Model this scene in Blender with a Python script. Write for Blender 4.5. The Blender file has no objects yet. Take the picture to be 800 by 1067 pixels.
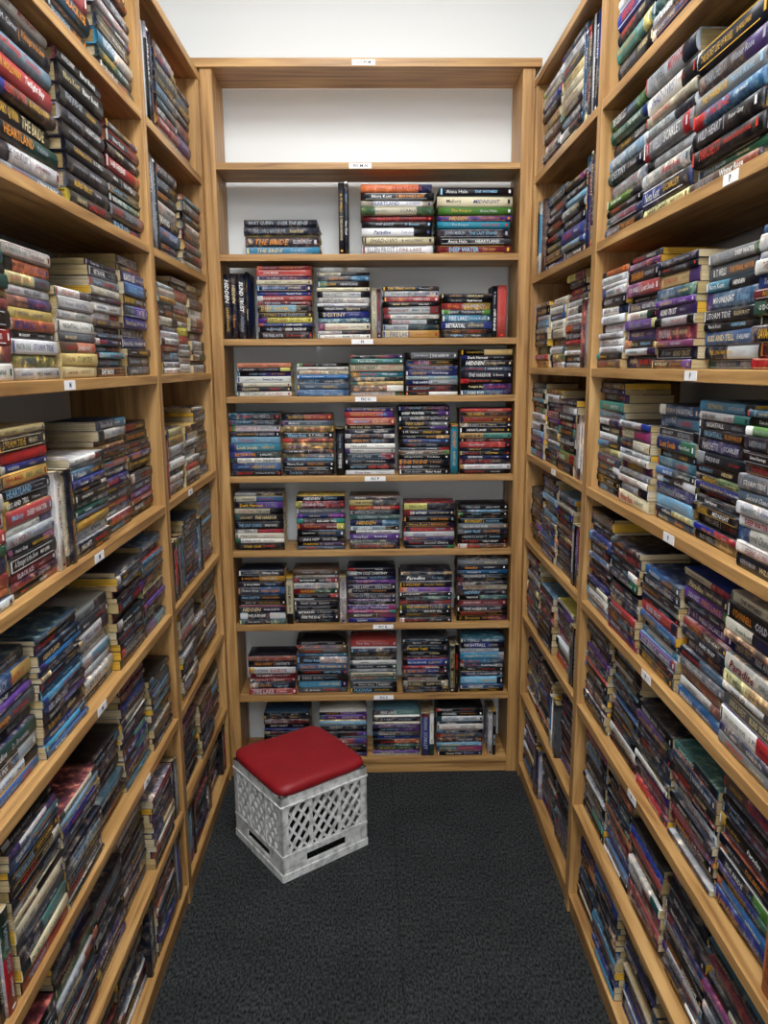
import bpy, math, random
import numpy as np
from mathutils import Vector, Matrix, Euler
random.seed(11)

# ------------------------------------------------------------ dimensions (m)
XL, XR = -0.540, 0.557      # front planes of the left / right shelving
D = 2.73                    # front plane of the end shelving
DEPTH_B = 0.19
DEPTH_S = 0.23
GAP = 0.035
H = 1.55
scene = bpy.context.scene
scene.view_settings.view_transform = 'Standard'

def lin(h):
    c = [int(h[i:i+2], 16)/255 for i in (0, 2, 4)]
    return [((v+0.055)/1.055)**2.4 if v > 0.04045 else v/12.92 for v in c]

# ------------------------------------------------------------ materials
def new_mat(name):
    m = bpy.data.materials.new(name); m.use_nodes = True
    nt = m.node_tree
    return m, nt, nt.nodes['Principled BSDF']

def wood(name, scl, dark=1.0):
    m, nt, b = new_mat(name)
    tc = nt.nodes.new('ShaderNodeTexCoord')
    mp = nt.nodes.new('ShaderNodeMapping'); mp.inputs['Scale'].default_value = scl
    nt.links.new(tc.outputs['Object'], mp.inputs[0])
    n1 = nt.nodes.new('ShaderNodeTexNoise'); n1.inputs['Scale'].default_value = 1.0
    n1.inputs['Detail'].default_value = 6; n1.inputs['Distortion'].default_value = 0.6
    nt.links.new(mp.outputs[0], n1.inputs['Vector'])
    n2 = nt.nodes.new('ShaderNodeTexNoise'); n2.inputs['Scale'].default_value = 2.2
    n2.inputs['Detail'].default_value = 2
    nt.links.new(tc.outputs['Object'], n2.inputs['Vector'])
    r = nt.nodes.new('ShaderNodeValToRGB')
    e = r.color_ramp.elements
    e[0].position = 0.28; e[0].color = (*lin('805a34'), 1)
    e[1].position = 0.72; e[1].color = (*lin('d0a66c'), 1)
    x = r.color_ramp.elements.new(0.5); x.color = (*lin('b48952'), 1)
    nt.links.new(n1.outputs['Fac'], r.inputs[0])
    mx = nt.nodes.new('ShaderNodeMix'); mx.data_type = 'RGBA'; mx.blend_type = 'MULTIPLY'
    r2 = nt.nodes.new('ShaderNodeValToRGB')
    r2.color_ramp.elements[0].position = 0.3; r2.color_ramp.elements[0].color = (0.74*dark, 0.70*dark, 0.64*dark, 1)
    r2.color_ramp.elements[1].position = 0.65; r2.color_ramp.elements[1].color = (dark, dark, dark, 1)
    nt.links.new(n2.outputs['Fac'], r2.inputs[0])
    mx.inputs['Factor'].default_value = 1
    nt.links.new(r.outputs[0], mx.inputs['A']); nt.links.new(r2.outputs[0], mx.inputs['B'])
    nt.links.new(mx.outputs['Result'], b.inputs['Base Color'])
    b.inputs['Roughness'].default_value = 0.45
    bp = nt.nodes.new('ShaderNodeBump'); bp.inputs['Strength'].default_value = 0.15
    bp.inputs['Distance'].default_value = 0.002
    nt.links.new(n1.outputs['Fac'], bp.inputs['Height']); nt.links.new(bp.outputs[0], b.inputs['Normal'])
    return m
WOODX = wood('pine_wood_x', (3, 60, 60))
WOODY = wood('pine_wood_y', (60, 3, 60))
WOODZ = wood('pine_wood_z', (60, 60, 3))

def plain(name, hexc, rough=0.6, bump=0, bscale=200, var=0.0):
    m, nt, b = new_mat(name)
    b.inputs['Base Color'].default_value = (*lin(hexc), 1)
    b.inputs['Roughness'].default_value = rough
    tc = nt.nodes.new('ShaderNodeTexCoord')
    n = nt.nodes.new('ShaderNodeTexNoise'); n.inputs['Scale'].default_value = bscale
    n.inputs['Detail'].default_value = 5
    nt.links.new(tc.outputs['Object'], n.inputs['Vector'])
    if bump:
        bp = nt.nodes.new('ShaderNodeBump'); bp.inputs['Strength'].default_value = bump
        bp.inputs['Distance'].default_value = 0.003
        nt.links.new(n.outputs['Fac'], bp.inputs['Height']); nt.links.new(bp.outputs[0], b.inputs['Normal'])
    if var:
        r = nt.nodes.new('ShaderNodeValToRGB')
        c = lin(hexc)
        r.color_ramp.elements[0].position = 0.3; r.color_ramp.elements[0].color = (*[v*(1-var) for v in c], 1)
        r.color_ramp.elements[1].position = 0.55; r.color_ramp.elements[1].color = (*[min(1, v*(1+var*0.3)) for v in c], 1)
        nt.links.new(n.outputs['Fac'], r.inputs[0]); nt.links.new(r.outputs[0], b.inputs['Base Color'])
    return m
WALL = plain('white_wall_paint', 'ecf0f1', 0.8, 0.08, 300)
CEIL = plain('ceiling_paint', 'ececec', 0.9, 0.05, 200)
LABEL = plain('label_paper', 'f2f2f2', 0.5)
INK = plain('label_ink', '202020', 0.6)
CRATE = plain('scuffed_crate_plastic', 'd4d4d2', 0.45, 0.2, 40, 0.45)
VINYL = plain('red_vinyl', '8e161e', 0.5, 0.3, 30, 0.12)

def carpet():
    m, nt, b = new_mat('charcoal_carpet')
    tc = nt.nodes.new('ShaderNodeTexCoord')
    n = nt.nodes.new('ShaderNodeTexNoise'); n.inputs['Scale'].default_value = 190; n.inputs['Detail'].default_value = 4
    mp = nt.nodes.new('ShaderNodeMapping'); mp.inputs['Scale'].default_value = (1.0, 0.45, 1)
    nt.links.new(tc.outputs['Object'], mp.inputs[0]); nt.links.new(mp.outputs[0], n.inputs['Vector'])
    r = nt.nodes.new('ShaderNodeValToRGB'); e = r.color_ramp.elements
    e[0].position = 0.36; e[0].color = (*lin('151617'), 1)
    e[1].position = 0.68; e[1].color = (*lin('464849'), 1)
    nt.links.new(n.outputs['Fac'], r.inputs[0])
    n2 = nt.nodes.new('ShaderNodeTexNoise'); n2.inputs['Scale'].default_value = 5; n2.inputs['Detail'].default_value = 4
    nt.links.new(tc.outputs['Object'], n2.inputs['Vector'])
    r2 = nt.nodes.new('ShaderNodeValToRGB'); r2.color_ramp.elements[0].color = (0.78, 0.78, 0.78, 1)
    r2.color_ramp.elements[0].position = 0.35; r2.color_ramp.elements[1].position = 0.65
    nt.links.new(n2.outputs['Fac'], r2.inputs[0])
    mx = nt.nodes.new('ShaderNodeMix'); mx.data_type = 'RGBA'; mx.blend_type = 'MULTIPLY'; mx.inputs['Factor'].default_value = 1
    nt.links.new(r.outputs[0], mx.inputs['A']); nt.links.new(r2.outputs[0], mx.inputs['B'])
    sp = nt.nodes.new('ShaderNodeSeparateXYZ'); nt.links.new(tc.outputs['Object'], sp.inputs[0])
    n3 = nt.nodes.new('ShaderNodeTexNoise'); n3.inputs['Scale'].default_value = 12
    nt.links.new(tc.outputs['Object'], n3.inputs['Vector'])
    def M_(op, a=None, bb=None, av=0, bv=0):
        q = nt.nodes.new('ShaderNodeMath'); q.operation = op
        q.inputs[0].default_value = av; q.inputs[1].default_value = bv
        if a: nt.links.new(a, q.inputs[0])
        if bb: nt.links.new(bb, q.inputs[1])
        return q.outputs[0]
    x = M_('SUBTRACT', sp.outputs[0], None, 0, 0.072)
    x = M_('ADD', x, M_('MULTIPLY', M_('SUBTRACT', n3.outputs['Fac'], None, 0, 0.5), None, 0, 0.012))
    x = M_('LESS_THAN', M_('ABSOLUTE', x), None, 0, 0.0018)
    x = M_('MULTIPLY', x, None, 0, 0.5)
    mx2 = nt.nodes.new('ShaderNodeMix'); mx2.data_type = 'RGBA'
    nt.links.new(x, mx2.inputs['Factor']); nt.links.new(mx.outputs['Result'], mx2.inputs['A'])
    mx2.inputs['B'].default_value = (0.002, 0.002, 0.002, 1)
    nt.links.new(mx2.outputs['Result'], b.inputs['Base Color'])
    b.inputs['Roughness'].default_value = 0.95
    b.inputs['Specular IOR Level'].default_value = 0.15
    bp = nt.nodes.new('ShaderNodeBump'); bp.inputs['Strength'].default_value = 0.8; bp.inputs['Distance'].default_value = 0.005
    nt.links.new(n.outputs['Fac'], bp.inputs['Height']); nt.links.new(bp.outputs[0], b.inputs['Normal'])
    return m
CARPET = carpet()

def cover_mat():
    m, nt, b = new_mat('printed_book_cover')
    at = nt.nodes.new('ShaderNodeAttribute'); at.attribute_name = 'Col'
    tc = nt.nodes.new('ShaderNodeTexCoord')
    n = nt.nodes.new('ShaderNodeTexNoise'); n.inputs['Scale'].default_value = 48; n.inputs['Detail'].default_value = 6
    n.inputs['Roughness'].default_value = 0.65
    nt.links.new(tc.outputs['Object'], n.inputs['Vector'])
    r = nt.nodes.new('ShaderNodeValToRGB')
    e = r.color_ramp.elements
    e[0].position = 0.38; e[0].color = (0.004, 0.006, 0.014, 1)
    e[1].position = 0.68; e[1].color = (0.9, 0.8, 0.62, 1)
    x = e.new(0.48); x.color = (0.04, 0.06, 0.12, 1)
    x = e.new(0.57); x.color = (0.28, 0.19, 0.16, 1)
    nt.links.new(n.outputs['Fac'], r.inputs[0])
    hs = nt.nodes.new('ShaderNodeMix'); hs.data_type = 'RGBA'; hs.blend_type = 'MIX'; hs.inputs['Factor'].default_value = 0.38
    mu = nt.nodes.new('ShaderNodeMix'); mu.data_type = 'RGBA'; mu.blend_type = 'MULTIPLY'; mu.inputs['Factor'].default_value = 1
    sc = nt.nodes.new('ShaderNodeVectorMath'); sc.operation = 'SCALE'; sc.inputs['Scale'].default_value = 3.6
    nt.links.new(r.outputs[0], sc.inputs[0])
    nt.links.new(at.outputs['Color'], mu.inputs['A']); nt.links.new(sc.outputs[0], mu.inputs['B'])
    nt.links.new(mu.outputs['Result'], hs.inputs['A']); nt.links.new(r.outputs[0], hs.inputs['B'])
    mul = nt.nodes.new('ShaderNodeMix'); mul.data_type = 'RGBA'
    nt.links.new(at.outputs['Alpha'], mul.inputs['Factor'])
    nt.links.new(at.outputs['Color'], mul.inputs['A']); nt.links.new(hs.outputs['Result'], mul.inputs['B'])
    nt.links.new(mul.outputs['Result'], b.inputs['Base Color'])
    b.inputs['Roughness'].default_value = 0.36
    b.inputs['Specular IOR Level'].default_value = 0.35
    return m
COVER = cover_mat()
def pages_mat():
    m, nt, b = new_mat('book_pages')
    at = nt.nodes.new('ShaderNodeAttribute'); at.attribute_name = 'Col'
    tc = nt.nodes.new('ShaderNodeTexCoord')
    mp = nt.nodes.new('ShaderNodeMapping'); mp.inputs['Scale'].default_value = (12, 12, 900)
    n = nt.nodes.new('ShaderNodeTexNoise'); n.inputs['Scale'].default_value = 1; n.inputs['Detail'].default_value = 2
    nt.links.new(tc.outputs['Object'], mp.inputs[0]); nt.links.new(mp.outputs[0], n.inputs['Vector'])
    r = nt.nodes.new('ShaderNodeValToRGB')
    r.color_ramp.elements[0].position = 0.3; r.color_ramp.elements[0].color = (0.55, 0.52, 0.48, 1)
    r.color_ramp.elements[1].position = 0.6; r.color_ramp.elements[1].color = (1, 1, 1, 1)
    nt.links.new(n.outputs['Fac'], r.inputs[0])
    mx = nt.nodes.new('ShaderNodeMix'); mx.data_type = 'RGBA'; mx.blend_type = 'MULTIPLY'; mx.inputs['Factor'].default_value = 1
    nt.links.new(at.outputs['Color'], mx.inputs['A']); nt.links.new(r.outputs[0], mx.inputs['B'])
    nt.links.new(mx.outputs['Result'], b.inputs['Base Color'])
    b.inputs['Roughness'].default_value = 0.85
    return m
PAGES = pages_mat()

# ------------------------------------------------------------ mesh helpers
def link(o):
    scene.collection.objects.link(o); return o
class Boxes:
    def __init__(s): s.v = []; s.f = []; s.m = []
    def add(s, x0, x1, y0, y1, z0, z1, m=0):
        b = len(s.v)
        s.v += [(x, y, z) for x in (x0, x1) for y in (y0, y1) for z in (z0, z1)]
        for q in ((0, 1, 3, 2), (4, 6, 7, 5), (0, 4, 5, 1), (2, 3, 7, 6), (0, 2, 6, 4), (1, 5, 7, 3)):
            s.f.append([b+i for i in q]); s.m.append(m)
    def add_hexa(s, pts, m=0):
        b = len(s.v); s.v += [tuple(p) for p in pts]
        for q in ((0, 1, 3, 2), (4, 6, 7, 5), (0, 4, 5, 1), (2, 3, 7, 6), (0, 2, 6, 4), (1, 5, 7, 3)):
            s.f.append([b+i for i in q]); s.m.append(m)
    def build(s, name, mats, bevel=0.0, parent=None):
        me = bpy.data.meshes.new(name); me.from_pydata(s.v, [], s.f)
        for m in mats: me.materials.append(m)
        me.polygons.foreach_set('material_index', s.m)
        me.update()
        o = link(bpy.data.objects.new(name, me))
        if bevel:
            bm = o.modifiers.new('bevel', 'BEVEL'); bm.width = bevel; bm.segments = 2
        if parent: o.parent = parent
        return o

# ------------------------------------------------------------ room shell
WY = D + DEPTH_B
def shell(name, mat, *b):
    x = Boxes(); x.add(*b); return x.build(name, [mat])
wxl, wxr = XL-DEPTH_S-GAP, XR+DEPTH_S+GAP
wyb = WY+GAP
shell('floor', CARPET, wxl-0.1, wxr+0.1, -2.6, wyb+0.1, -0.05, 0)
shell('wall_back', WALL, wxl-0.1, wxr+0.1, wyb, wyb+0.1, 0, 3.05)
shell('wall_left', WALL, wxl-0.1, wxl, -2.6, wyb, 0, 3.05)
shell('wall_right', WALL, wxr, wxr+0.1, -2.6, wyb, 0, 3.05)
shell('ceiling', CEIL, wxl-0.1, wxr+0.1, -2.6, wyb+0.1, 3.05, 3.1)

# ------------------------------------------------------------ shelving
T = 0.022
zb = [2.216, 1.924, 1.643, 1.445, 1.162, 0.887, 0.604, 0.323, 0.062]
zl = [2.16, 1.85, 1.53, 1.19, 0.89, 0.585, 0.30, 0.06]
zr = [2.16, 1.84, 1.54, 1.24, 0.935, 0.642, 0.34, 0.06]
P = 0.04
b = Boxes()
b.add(XL, XL+P, D, WY, 0, 2.503, 2); b.add(XR-P, XR, D, WY, 0, 2.503, 2)
b.add(XL-0.06, XR+0.02, D-0.012, WY, 2.503, 2.53, 0)
for z in zb:
    b.add(XL+P, XR-P, D+0.002, WY, z-T, z, 0)
b.add(XL+P, XR-P, D+0.006, D+0.026, 0, zb[-1]-T, 0)
back = b.build('bookshelf', [WOODX, WOODY, WOODZ], 0.0015)
DIVS = {'L': [-0.12, 0.88, 2.03, D-0.018], 'R': [-0.15, 0.88, 1.965, D-0.018]}
def side_unit(name, s, zs, ztop):
    b = Boxes()
    DIV = DIVS['L' if s < 0 else 'R']
    f = XL if s < 0 else XR
    def bx(x0, x1, *r):
        a, c = f+s*x0, f+s*x1
        b.add(min(a, c), max(a, c), *r)
    for i, y in enumerate(DIV):
        w = 0.018
        bx(0, DEPTH_S, y-w, y+w, 0, ztop-0.024, 2)
    bx(-0.002, DEPTH_S, DIV[0]-0.018, DIV[-1]+0.018, ztop-0.024, ztop, 1)
    for i in range(3):
        for z in zs:
            bx(0.001, DEPTH_S, DIV[i]+0.018, DIV[i+1]-0.018, z-T, z, 1)
        bx(0.006, 0.026, DIV[i]+0.018, DIV[i+1]-0.018, 0, zs[-1]-T, 1)
    return b.build(name, [WOODX, WOODY, WOODZ], 0.0015)
left = side_unit('bookshelf', -1, zl, 2.485)
right = side_unit('bookshelf', 1, zr, 2.465)

# ------------------------------------------------------------ text templates
TITLES = ["THE LAST STAND", "MIDNIGHT", "Dark Harvest", "KISS AND TELL", "THE FINAL HOUR", "Winter Rose", "SHADOWS",
 "BLIND TRUST", "River Road", "NO MERCY", "THE WITNESS", "COLD CASE", "Sweet Revenge", "NIGHTFALL", "DEAD RUN",
 "THE HARBOR", "Paradise", "OVER THE EDGE", "WILD HEART", "STORM TIDE", "The Keeper", "SILENT GUNS", "FIRE LAKE",
 "HIDDEN", "Lost Souls", "THE BRIDE", "BETRAYAL", "Twilight Bay", "SAVAGE MOON", "DESTINY", "THE CLIENT LIST",
 "MOONLIGHT", "Forever Yours", "DEEP WATER", "BLACK ICE", "HEARTLAND", "Second Chance", "THE JUDGE", "SCARLET",
 "An Evening at the Lake House", "THE SECRET LIFE OF ROSES", "A Stranger in the Snow", "MURDER ON THE NORTH SHORE", "THE LONG WAY HOME"]
AUTH = ["Anna Hale", "JOHN MARSH", "R. T. WELLS", "KATE MORROW", "D. Brennan", "Lucy Stone", "MARTIN COLE", "SARAH VANCE",
 "Peter Gray", "ELLEN FROST", "J. M. Carver", "LINDA WEST", "Tom Archer", "MARY QUINN", "B. HOLLOWAY", "Nora Kent",
 "MARCHETTI", "O'DONNELL", "Mallory", "McKENNA"]
def text_tpl(s, bold=0.0, shear=0.0):
    c = bpy.data.curves.new('t', 'FONT'); c.body = s; c.resolution_u = 1; c.offset = bold; c.size = 1; c.shear = shear
    o = bpy.data.objects.new('t', c); scene.collection.objects.link(o)
    dg = bpy.context.evaluated_depsgraph_get()
    me = o.evaluated_get(dg).to_mesh()
    me.calc_loop_triangles()
    v = np.empty(len(me.vertices)*3); me.vertices.foreach_get('co', v); v = v.reshape(-1, 3)[:, :2].copy()
    t = np.empty(len(me.loop_triangles)*3, dtype=np.int32); me.loop_triangles.foreach_get('vertices', t)
    o.evaluated_get(dg).to_mesh_clear()
    bpy.data.objects.remove(o); bpy.data.curves.remove(c)
    mn = v.min(0); mx = v.max(0)
    v -= mn
    return v, t.reshape(-1, 3), (mx-mn)
_r = random.Random(3)
TT = [text_tpl(s, _r.choice([0.0, 0.008, 0.018]), _r.choice([0, 0, 0, 0.3])) for s in TITLES]
TA = [text_tpl(s, _r.choice([0.0, 0.0, 0.01]), _r.choice([0, 0, 0, 0.25])) for s in AUTH]

# ------------------------------------------------------------ book builder
Qs = []; role = []   # role: 0..2 spine segment, 3 cover, 4 page
for s in range(3):
    for p in range(6):
        a = s*7+p
        Qs.append((a, a+1, a+8, a+7)); role.append(3 if p in (0, 5) else s)
for e, st in ((0, 0), (1, 3)):
    for p in range(6):
        Qs.append((st*7+p, st*7+p+1, 28+e*7+p+1, 28+e*7+p)); role.append(3)
Qs.append((0, 21, 35, 28)); role.append(3)
Qs.append((6, 27, 41, 34)); role.append(3)
Qs.append((28, 35, 36, 29)); role.append(4)
Qs.append((34, 41, 40, 33)); role.append(4)
pb = 42
Qs += [(pb, pb+1, pb+3, pb+2), (pb+4, pb+5, pb+7, pb+6), (pb+2, pb+3, pb+7, pb+6)]; role += [4, 4, 4]
Qs = np.array(Qs); role = np.array(role)

class Books:
    def __init__(s):
        s.V = []; s.Q = []; s.T = []; s.qc = []; s.tc = []; s.qm = []; s.n = 0
    def book(s, O, U, V, W, L, Wd, Th, st, hard=False):
        O, U, V, W = map(np.array, (O, U, V, W))
        c = 0.0028 if hard else 0.0006
        r = min(0.007 if hard else 0.002, Th*0.35)
        us = [0, st['a'], st['b'], 1]
        prof = [(Wd, Th), (r, Th), (r*0.3, Th*0.84), (0, Th*0.5), (r*0.3, Th*0.16), (r, 0), (Wd, 0)]
        pts = [(u*L, w, v) for u in us for (w, v) in prof]
        for u in (0, L):
            pts.append((u, Wd, Th-c))
            for w, v in prof[1:6]:
                pts.append((u, r+c, min(max(v, c), Th-c)))
            pts.append((u, Wd, c))
        i = 0.004 if hard else 0.0004
        for u in (i, L-i):
            for w in (r+c, Wd-i):
                for v in (c, Th-c):
                    pts.append((u, w, v))
        pts = np.array(pts)
        s.V.append(O + pts[:, :1]*U + pts[:, 1:2]*W + pts[:, 2:3]*V)
        s.Q.append(Qs+s.n); s.n += len(pts)
        cols = np.array([st['seg'][0], st['seg'][1], st['seg'][2], st['cov'], st['page']])
        s.qc.append(cols[role]); s.qm.append((role == 4).astype(np.int32))
        for (u0, u1, v0, v1, col) in st['rect']:
            pr = np.array([(u0*L, v0*Th), (u1*L, v0*Th), (u1*L, v1*Th), (u0*L, v1*Th)])
            s.V.append(O + pr[:, :1]*U + pr[:, 1:2]*V - 0.0003*W)
            s.T.append(np.array([(0, 1, 2), (0, 2, 3)])+s.n); s.n += 4
            s.tc.append(np.tile(np.array(col), (2, 1)))
        for (tpl, u0, u1, hf, col) in st['txt']:
            tv, tt, sz = tpl
            h = Th*hf; wmax = (u1-u0)*L
            sy = h/sz[1]; sx = min(wmax/sz[0], sy*1.1)
            if sx < sy*0.55: sy = sx/0.55
            ww = sx*sz[0]; hh = sy*sz[1]
            uu = u0*L + (wmax-ww)/2
            v0 = (Th-hh)/2
            P_ = O + (tv[:, :1]*sx+uu)*U + (tv[:, 1:2]*sy+v0)*V + (-0.0006)*W
            s.V.append(P_); s.T.append(tt+s.n); s.n += len(P_)
            s.tc.append(np.tile(np.array(col), (len(tt), 1)))
    def build(s, name):
        me = bpy.data.meshes.new(name)
        V = np.concatenate(s.V); Q = np.concatenate(s.Q)
        Tt = np.concatenate(s.T) if s.T else np.zeros((0, 3), int)
        nq, nt_ = len(Q), len(Tt)
        me.vertices.add(len(V)); me.vertices.foreach_set('co', V.astype(np.float32).ravel())
        me.loops.add(nq*4+nt_*3)
        me.loops.foreach_set('vertex_index', np.concatenate([Q.ravel(), Tt.ravel()]).astype(np.int32))
        me.polygons.add(nq+nt_)
        me.polygons.foreach_set('loop_start', np.concatenate([np.arange(nq)*4, nq*4+np.arange(nt_)*3]).astype(np.int32))
        me.update(calc_edges=True)
        me.materials.append(COVER); me.materials.append(PAGES)
        me.polygons.foreach_set('material_index', np.concatenate(s.qm+[np.zeros(nt_, np.int32)]).astype(np.int32))
        a = me.color_attributes.new('Col', 'FLOAT_COLOR', 'CORNER')
        C = np.repeat(np.concatenate(s.qc), 4, axis=0)
        if nt_: C = np.concatenate([C, np.repeat(np.concatenate(s.tc), 3, axis=0)])
        a.data.foreach_set('color', C.astype(np.float32).ravel())
        me.update()
        return link(bpy.data.objects.new(name, me))

FAM = {
 'k': ['06070b', '0a0a0d', '101728', '1e0c10', '081020', '121519', '061620', '0c0c0c', '0c0c12', '18120e', '171026'],
 'b': ['14388a', '1a66a6', '2284ac', '0d2358', '3c9cc8', '08486c', '1838a0', '6aa8c8', '102080', '0f7f98'],
 'r': ['a8141c', 'c42c1c', '780c1a', 'b41820'],
 'w': ['d86a20', 'dcae24', 'c08c28', 'e8c848', 'e4dc50'],
 'l': ['e4e2da', 'd4d4d8', 'c8d0d4', 'e8e4d8', 'd4c8a4'],
 'g': ['1c6040', '4f8c28', '104840', '1c8478'],
 'p': ['4c2478', '7038a0', '2c1448', '983878', '582c90'],
 's': ['50555c', '808488', '363a42', '44586c', '644a38'],
}
PAL = {'m': 'kkkkkkkkkkkbbbbllllrrwgpsss', 'd': 'kkkkkkkkkkkkkkbbbrslps', 'l': 'lllllllsbwkk', 'r': 'rrrkkkkklwlb', 'b': 'bbbbbkkkkls', 'k': 'k', 's': 'sskb',
       'p': 'ppkkkkbls', 'w': 'wwwlllrk', 'g': 'gglwbkwk', 'h': 'kkkkkkkbbbsssslrpg', 'o': 'lllllwkkkr', 'y': 'bwbblrkp'}
def rgba(h, a): return [*lin(h), a]
def style(pal, rr):
    f = rr.choice(PAL[pal]); h = rr.choice(FAM[f])
    jit = rr.uniform(0.6, 1.1)
    sat = rr.uniform(0.5, 0.95)
    def cc(hx, art):
        q = lin(hx); g = 0.25*q[0]+0.6*q[1]+0.15*q[2]
        return [min(1, (g+(c-g)*sat)*jit) for c in q]+[art]
    art = rr.choice([0.0, 0.0, 0.2, 0.45, 0.8]) if f not in 'l' else rr.choice([0, 0, 0.1, 0.3])
    base = cc(h, art)
    seg = [base, base, base]
    a, b_ = rr.uniform(0.08, 0.2), rr.uniform(0.62, 0.9)
    k = rr.random()
    other = cc(rr.choice(FAM[rr.choice('kkkrlbgwps')]), rr.choice([0.0, 0.6]))
    if pal == 'k': k = 1
    if k < 0.2: seg = [other, base, base]
    elif k < 0.38: seg = [base, base, other]
    elif k < 0.45: seg = [other, base, other]
    elif k < 0.57: a = 0.45; seg = [base, other, other]
    light = f in 'lw'
    tcs = ['101014', '101014', '6c1018', '13286f', 'a01c22', '1c4a42'] if light else ['f0f0ec', 'e8e8e4', 'd8d8d8', 'd8c490', 'd8a830', 'c0c0c8', 'c83020', '88b8d8', 'd88828', '98a0a8']
    t1 = rgba(rr.choice(tcs), 0); t2 = rgba(rr.choice(tcs), 0)
    tx = []; rc = []
    if rr.random() < 0.6:
        m = rr.uniform(0.44, 0.6); e2 = rr.uniform(0.78, 0.9)
        tx.append((rr.choice(TT), rr.uniform(0.06, 0.16), m, rr.uniform(0.32, 0.6), t1))
        tx.append((rr.choice(TA), m+0.06, e2, rr.uniform(0.26, 0.42), t2))
    else:
        m = rr.uniform(0.34, 0.48); e2 = rr.uniform(0.8, 0.9)
        tx.append((rr.choice(TA), rr.uniform(0.06, 0.14), m, rr.uniform(0.28, 0.6), t2))
        tx.append((rr.choice(TT), m+0.06, e2, rr.uniform(0.3, 0.52), t1))
    if pal != 'k':
        if rr.random() < 0.45: rc.append((0.935, 0.965, 0.3, 0.7, t2))
        if rr.random() < 0.25: rc.append((0.015, 0.04, 0.12, 0.88, t1))
        if rr.random() < 0.2: rc.append((0.04, 0.9, 0.12, 0.16, t2)); rc.append((0.04, 0.9, 0.84, 0.88, t2))
        if rr.random() < 0.15: rc.append((m+0.028, m+0.034, 0.15, 0.85, t1))
    pg = rgba(rr.choice(['bca980', 'c8b690', 'a8905f', 'c6b898', 'b8a270', 'd6a830', 'bfa97c']), 0)
    cov = cc(h if rr.random() < 0.6 else rr.choice(FAM[rr.choice('klbwrs')]), rr.choice([0.1, 0.5, 0.8]))
    return dict(a=a, b=b_, seg=seg, cov=cov, page=pg, txt=tx, rect=rc)

FR = {'B': ((1, 0, 0), (0, 1, 0)), 'L': ((0, 1, 0), (-1, 0, 0)), 'R': ((0, -1, 0), (1, 0, 0))}
def stack(B, side, pos, z, h, length, pal, hard, rr, inset=0.008):
    U0, W0 = map(np.array, FR[side]); U0 = U0.astype(float); W0 = W0.astype(float)
    zz = z+0.0006
    tmin, tmax = (0.019, 0.038) if hard else (0.011, 0.026)
    thick = rr.uniform(0.85, 1.15)
    while True:
        t = rr.uniform(tmin, tmax)*thick
        if zz+t > z+h:
            if z+h-zz > tmin*0.8: t = z+h-zz
            else: break
        L = length*rr.uniform(0.955, 1.0) if hard else length*rr.choice([1, 1, 0.99, 0.985, 0.965])
        wd = (0.158 if hard else 0.108)*rr.uniform(0.97, 1.02)
        off = rr.uniform(0, length-L) if length > L else 0
        ins = inset+rr.uniform(0, 0.006)+(rr.uniform(0, 0.012) if rr.random() < 0.3 else 0)
        ang = max(-0.02, min(0.02, rr.gauss(0, 0.01)))
        ca, sa = math.cos(ang), math.sin(ang)
        U = U0*ca + W0*sa; W = W0*ca - U0*sa
        if ang < 0: ins += -sa*L
        base = np.array([0, D, 0.]) if side == 'B' else np.array([XL if side == 'L' else XR, 0, 0.])
        O = base + W0*ins
        O = O + U0*off
        if side == 'B': O[0] += pos
        else: O[1] += pos
        O[2] = zz
        B.book(O, U, (0, 0, 1), W, L, wd, t, style(pal, rr), hard)
        zz += t+0.0004
        if zz > z+h-tmin*0.8: break
def uprights(B, side, pos, z, width, hgt, pal, hard, rr, inset=0.01):
    U0, W0 = map(lambda q: np.array(q, float), FR[side])
    x = 0.0
    while x < width-0.008:
        t = rr.uniform(0.016, 0.032)
        if x+t > width or width-x-t < 0.01: t = width-x
        hh = hgt*rr.uniform(0.96, 1.0)
        V = U0.copy()
        Dn = np.array([0, 0, -1.])
        base = np.array([0, D, 0.]) if side == 'B' else np.array([XL if side == 'L' else XR, 0, 0.])
        O = base + W0*(inset+rr.uniform(0, 0.006)) + U0*x
        if side == 'B': O[0] += pos
        else: O[1] += pos
        O[2] = z+0.0008 + hh
        st = style(pal, rr)
        B.book(O, Dn, V, W0, hh, (0.15 if hard else 0.108), t-0.0006, st, hard)
        x += t

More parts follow.
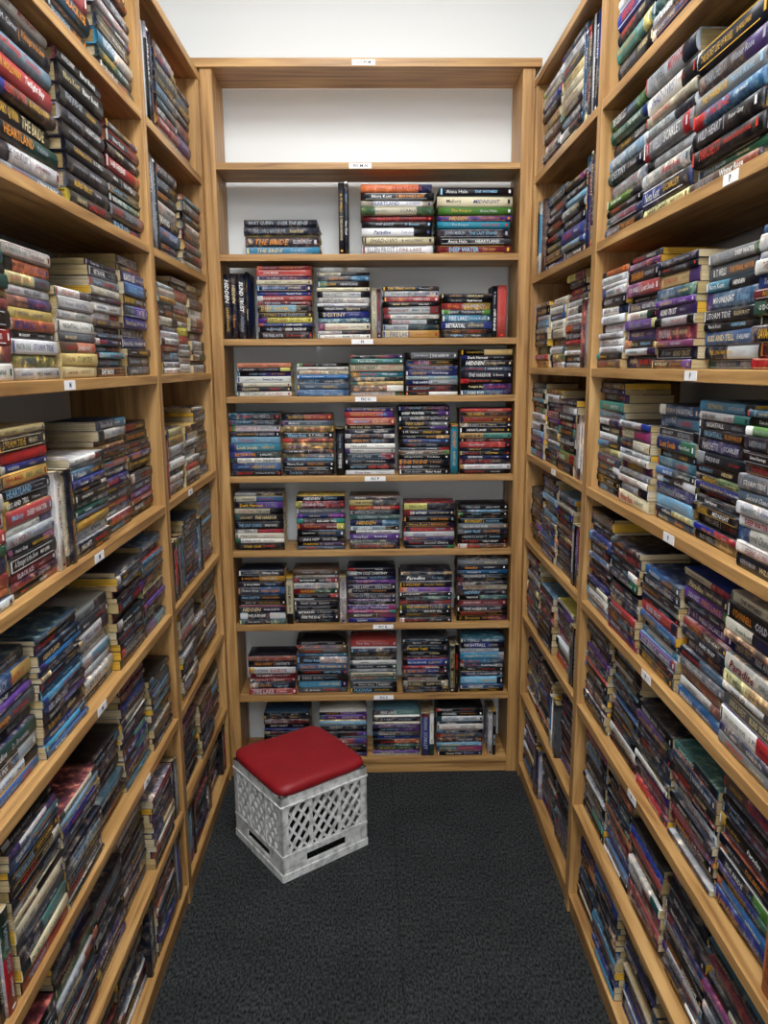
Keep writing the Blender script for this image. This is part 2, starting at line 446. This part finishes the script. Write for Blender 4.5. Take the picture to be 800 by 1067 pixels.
# ---- end shelving contents: (kind, start, end, height, palette, hard)
k = (XR-XL-2*P)/1.04
rowsB = [
 (1.924, [('s', .087, .345, .06, 's', 1), ('s2', .082, .345, .115, 'k', 1), ('u', .413, .447, .24, 's', 1), ('s', .49, .745, .235, 'o', 1), ('s', .755, 1.02, .215, 'h', 1)]),
 (1.643, [('u', .003, .092, .225, 'k', 1), ('s', .122, .316, .245, 'r', 0), ('s', .333, .52, .23, 'l', 0), ('u', .524, .558, .17, 'w', 0),
          ('s', .563, .765, .175, 'o', 0), ('s', .772, .952, .15, 'd', 0), ('u', .955, 1.006, .18, 'r', 0)]),
 (1.445, [('s', .038, .233, .12, 'g', 0), ('s', .254, .44, .115, 'l', 0), ('s', .446, .638, .148, 'g', 0), ('s', .645, .833, .157, 'b', 0), ('s', .844, 1.03, .165, 'd', 0)]),
 (1.162, [('s', .003, .188, .225, 'b', 0), ('s', .192, .382, .22, 'm', 0), ('u', .389, .42, .17, 'k', 0), ('s', .423, .606, .245, 'm', 0),
          ('s', .619, .806, .245, 'b', 0), ('u', .81, .838, .18, 'b', 0), ('s', .843, 1.032, .235, 'r', 0)]),
 (0.887, [('s', .01, .19, .215, 'm', 0), ('s', .237, .418, .2, 'd', 0), ('s', .435, .623, .2, 'm', 0), ('s', .637, .828, .17, 'm', 0), ('s', .839, 1.027, .165, 'd', 0)]),
 (0.604, [('s', .01, .188, .215, 'd', 0), ('u', .192, .216, .18, 'r', 0), ('s', .22, .39, .215, 'm', 0), ('u', .393, .419, .18, 'p', 0), ('s', .424, .607, .215, 'p', 0),
          ('s', .62, .82, .195, 'd', 0), ('s', .84, 1.032, .24, 'd', 0)]),
 (0.323, [('s', .036, .22, .16, 'r', 0), ('s', .224, .418, .21, 'd', 0), ('s', .428, .61, .215, 'm', 0), ('s', .632, .81, .215, 'r', 0), ('u', .815, .848, .19, 'r', 0), ('s', .855, 1.025, .215, 'b', 0)]),
 (0.062, [('s', .087, .268, .19, 'd', 0), ('s', .304, .49, .19, 'd', 0), ('s', .514, .70, .19, 'm', 0), ('u', .706, .755, .18, 'b', 0), ('s', .764, .948, .195, 'd', 0), ('u', .97, 1.0, .18, 'm', 0)]),
]
for i, (z, items) in enumerate(rowsB):
    rr = random.Random(100+i)
    B = Books()
    for kd, a, c, h, pal, hard in items:
        if kd == 's': stack(B, 'B', XL+P+a*k, z, h, (c-a)*k, pal, bool(hard), rr, 0.012)
        elif kd == 's2': stack(B, 'B', XL+P+a*k, z+.062, h-.062, (c-a)*k, pal, bool(hard), rr, 0.012)
        else: uprights(B, 'B', XL+P+a*k, z, (c-a)*k, h, pal, bool(hard), rr, 0.012)
    B.build('hardcover_books' if i == 0 else 'paperback_books')

# ---- side shelving contents
def side_row(side, i, sec, z, top, pal, hard, rr, up=0.08, order=None):
    B = Books()
    DIV = DIVS[side]
    y0, y1 = DIV[sec]+0.025, DIV[sec+1]-0.025
    clear = top-T-z
    y = y1; cnt = 0
    order = list(order or '')
    while True:
        base_len = 0.24 if hard else 0.186
        tok = order[cnt] if cnt < len(order) else None
        if (tok == 'U') or (tok is None and rr.random() < up and y-y0 > 0.1):
            w = rr.uniform(0.04, 0.09); hh = min(0.24 if hard else 0.18, clear-0.02)
            y -= w; cnt += 1
            uprights(B, side, y if side == 'L' else y+w, z, w, hh, rr.choice(pal), hard, rr)
            y -= 0.004
            continue
        L = base_len*rr.uniform(0.97, 1.02)
        if y-L < y0: break
        y -= L
        h = rr.uniform(0.185, 0.28) if not hard else rr.uniform(0.21, 0.285)
        if tok and tok.isupper(): h *= 0.62
        h = min(clear-0.012, h)
        p = tok.lower() if tok else rr.choice(pal)
        cnt += 1
        stack(B, side, y if side == 'L' else y+L, z, h, L, p, hard, rr, 0.004+rr.uniform(0, 0.022))
        y -= rr.uniform(0.004, 0.014)
    if y-y0 > 0.03:
        w = min(y-y0, 0.16)
        uprights(B, side, y-w if side == 'L' else y, z, w-0.002, min(0.24 if hard else 0.18, clear-0.02), rr.choice(pal), hard, rr)
    B.build('hardcover_books' if hard else 'paperback_books')
palsL = ['hhd', 'hhbs', 'owom', 'mmmo', 'mdmb', 'mdm', 'mdd', 'ddm']
palsR = ['hhsl', 'hhbp', 'omlb', 'mbom', 'mddb', 'dmm', 'mdd', 'ddb']
ordL = ['hhdh', 'hkhh', 'mpLww', 'dmmUr', 'pdlb', 'dmdd', None, None]
ordR = ['hhsh', 'hlhr', 'lpybr', 'mlbdm', 'bddml', 'dddmd', None, None]
for sec in range(3):
    for i in range(8):
        topL = 2.485 if i == 0 else zl[i-1]
        topR = 2.465 if i == 0 else zr[i-1]
        side_row('L', i, sec, zl[i], topL, palsL[i], i < 2, random.Random(1000+sec*20+i), order=ordL[i] if sec == 1 else None)
        side_row('R', i, sec, zr[i], topR, palsR[i], i < 2, random.Random(2000+sec*20+i), order=ordR[i] if sec == 1 else None)

# ---- shelf labels
def label(parent, side, pos, ztop, txt, w=0.075):
    U0, W0 = map(lambda q: np.array(q, float), FR[side])
    base = np.array([0, D+0.002, 0.]) if side == 'B' else np.array([XL-0.001 if side == 'L' else XR+0.001, 0, 0.])
    if side == 'B': base[0] = pos
    else: base[1] = pos
    if ztop > 2.4: base[1] = D-0.012
    h = 0.017
    base[2] = ztop-0.0195
    c = base - U0*w/2
    def pt(u, v, d): return c+U0*u+np.array([0, 0, v])-W0*d
    me = bpy.data.meshes.new('shelf_label')
    vs = [pt(0, 0, 0.001), pt(w, 0, 0.001), pt(w, h, 0.001), pt(0, h, 0.001), pt(0, 0, 0), pt(w, 0, 0), pt(w, h, 0), pt(0, h, 0)]
    fs = [(0, 1, 2, 3), (0, 4, 5, 1), (1, 5, 6, 2), (2, 6, 7, 3), (3, 7, 4, 0)]
    tv, tt, sz = text_tpl(txt, 0.02)
    sc = min(0.010/sz[1], w*0.8/sz[0])
    n = len(vs)
    for q in tv: vs.append(pt(w/2+(q[0]-sz[0]/2)*sc, h/2+(q[1]-sz[1]/2)*sc, 0.0014))
    fs += [tuple(int(x)+n for x in t) for t in tt]
    me.from_pydata([tuple(v) for v in vs], [], fs)
    me.materials.append(LABEL); me.materials.append(INK)
    me.polygons.foreach_set('material_index', [0]*5+[1]*len(tt)); me.update()
    o = link(bpy.data.objects.new('shelf_label', me)); o.parent = parent
for (x, z, t) in [(-0.005, 2.53-0.003, 'SCI-FI M'), (-0.02, 2.216, 'FIC M-N'), (-0.01, 1.445, 'FIC O'), (0.02, 1.162, 'FIC P'), (0.045, 0.604, 'FIC R'), (0.045, .323, 'FIC S'), (-.02, 1.643, 'N')]:
    label(back, 'B', x, z, t)
for y, z in [(1.42, 1.53), (1.5, 1.19), (1.45, .89), (1.7, .585), (2.3, 1.19)]: label(left, 'L', y, z, 'M', 0.05)
for y, z in [(1.24, 1.84), (1.34, 1.54), (1.39, 1.24), (1.46, .935), (1.5, .642), (2.3, 1.24)]: label(right, 'R', y, z, 'P', 0.05)

# ------------------------------------------------------------ milk crate
emp = bpy.data.objects.new('milk_crate', None); link(emp)
S = 0.315; Hc = 0.278
c = Boxes()
def panel(o, ud, nd):
    o = Vector(o); ud = Vector(ud); nd = Vector(nd)
    def bar(p, q, w, t0=0.0, t1=0.010):
        p = Vector(p); q = Vector(q); d = (q-p).normalized(); n = Vector((-d.y, d.x))*(w/2)
        pts = []
        for e in (p, q):
            for sgn in (-1, 1):
                for tt in (t0, t1):
                    a = e+n*sgn
                    pts.append(o+ud*a.x+Vector((0, 0, a.y))+nd*tt)
        c.add_hexa(pts)
    bar((0, Hc-0.014), (S, Hc-0.014), 0.028, 0, 0.006)
    bar((0.012, 0), (0.012, Hc), 0.024, 0, 0.006); bar((S-0.012, 0), (S-0.012, Hc), 0.024, 0, 0.006)
    bar((0, 0.012), (S, 0.012), 0.024, -0.003, 0.006)
    bar((0, Hc-0.03), (S, Hc-0.03), 0.005, -0.004, 0.004)
    bar((0, 0.082), (S, 0.082), 0.008, -0.002, 0.008)
    hx0, hx1 = 0.085, S-0.085
    bar((hx0-0.03, 0.024), (hx0-0.03, 0.08), 0.060, 0, 0.004)
    bar((hx1+0.03, 0.024), (hx1+0.03, 0.08), 0.060, 0, 0.004)
    bar((hx0, 0.030), (hx1, 0.030), 0.014, 0, 0.008)
    bar((hx0, 0.072), (hx1, 0.072), 0.014, 0, 0.008)
    for sx in (S/3, 2*S/3):
        bar((sx, 0.082), (sx, Hc-0.028), 0.008, -0.001, 0.008)
    x0, x1, z0, z1 = 0.022, S-0.022, 0.084, Hc-0.028
    sl = 1.35; step = 0.036
    for kk in range(-20, 30):
        for sg in (1, -1):
            xa = x0+kk*step
            xb = xa+sg*(z1-z0)/sl
            dx = xb-xa
            lo, hi = (x0-xa)/dx, (x1-xa)/dx
            if lo > hi: lo, hi = hi, lo
            t0 = max(0, lo); t1 = min(1, hi)
            if t1-t0 < 0.04: continue
            bar((xa+dx*t0, z0+(z1-z0)*t0), (xa+dx*t1, z0+(z1-z0)*t1), 0.008, 0.001 if sg > 0 else 0.002, 0.009 if sg > 0 else 0.010)
panel((0, 0, 0), (1, 0, 0), (0, 1, 0))
panel((S, 0, 0), (0, 1, 0), (-1, 0, 0))
panel((S, S, 0), (-1, 0, 0), (0, -1, 0))
panel((0, S, 0), (0, -1, 0), (1, 0, 0))
c.add(0.004, S-0.004, 0.004, S-0.004, Hc-0.008, Hc-0.002)
lat = c.build('crate_body', [CRATE], 0.0, emp)
rings = [(0.0, 0), (0.9, 0), (0.975, 0.002), (1.0, 0.008), (1.008, 0.015), (1.0, 0.023), (0.975, 0.029), (0.92, 0.033), (0.8, 0.036), (0.6, 0.039), (0.35, 0.040), (0.0, 0.041)]
N = 64; vs = []; fs = []
hs = S/2+0.004
for s_, z in rings:
    for j in range(N):
        a = 2*math.pi*j/N
        ca, sa = math.cos(a), math.sin(a)
        e = 9.0 if s_ > 0.5 else 4.0
        rr_ = 1/((abs(ca)**e+abs(sa)**e)**(1/e))
        sag = 0.006*math.sin(3*a+1)*(s_ if z > 0.02 else 0)
        vs.append((ca*rr_*hs*s_, sa*rr_*hs*s_, z+sag*0.5))
for i in range(len(rings)-1):
    for j in range(N):
        fs.append((i*N+j, i*N+(j+1) % N, (i+1)*N+(j+1) % N, (i+1)*N+j))
me = bpy.data.meshes.new('seat_cushion'); me.from_pydata(vs, [], fs); me.materials.append(VINYL)
me.polygons.foreach_set('use_smooth', [True]*len(fs)); me.update()
cu = link(bpy.data.objects.new('seat_cushion', me)); cu.parent = emp
cu.location = (S/2, S/2, Hc-0.001)
emp.location = (-0.275, 2.095, 0.001); emp.rotation_euler = (0, 0, math.radians(36))

# ------------------------------------------------------------ ceiling lights
def em_mat(st):
    m = bpy.data.materials.new('light_diffuser'); m.use_nodes = True
    nt = m.node_tree; b = nt.nodes['Principled BSDF']
    b.inputs['Emission Color'].default_value = (0.96, 0.985, 1, 1); b.inputs['Emission Strength'].default_value = st
    return m
EM = em_mat(21.0); FRM = plain('light_frame', 'e0e0e0', 0.4)
for y in (1.6, 0.1, -1.4):
    b = Boxes()
    b.add(-0.3, 0.3, y-0.45, y+0.45, 3.02, 3.049, 1)
    b.add(-0.28, 0.28, y-0.43, y+0.43, 3.014, 3.0195, 0)
    b.build('ceiling_light', [EM, FRM])
w = bpy.data.worlds.new('World'); scene.world = w; w.use_nodes = True
w.node_tree.nodes['Background'].inputs[0].default_value = (0.96, 0.98, 1, 1)
w.node_tree.nodes['Background'].inputs[1].default_value = 2.2

# ------------------------------------------------------------ camera
cam = bpy.data.cameras.new('Camera'); co = link(bpy.data.objects.new('Camera', cam))
cam.sensor_fit = 'VERTICAL'; cam.sensor_height = 24; cam.lens = 24*800/1067
cam.clip_start = 0.02
co.location = (0, 0, H)
M = Matrix.Rotation(math.radians(-1.07), 4, 'Z') @ Matrix.Rotation(math.radians(90-10.8), 4, 'X') @ Matrix.Rotation(math.radians(-0.4), 4, 'Z')
co.rotation_euler = M.to_euler()
scene.camera = co
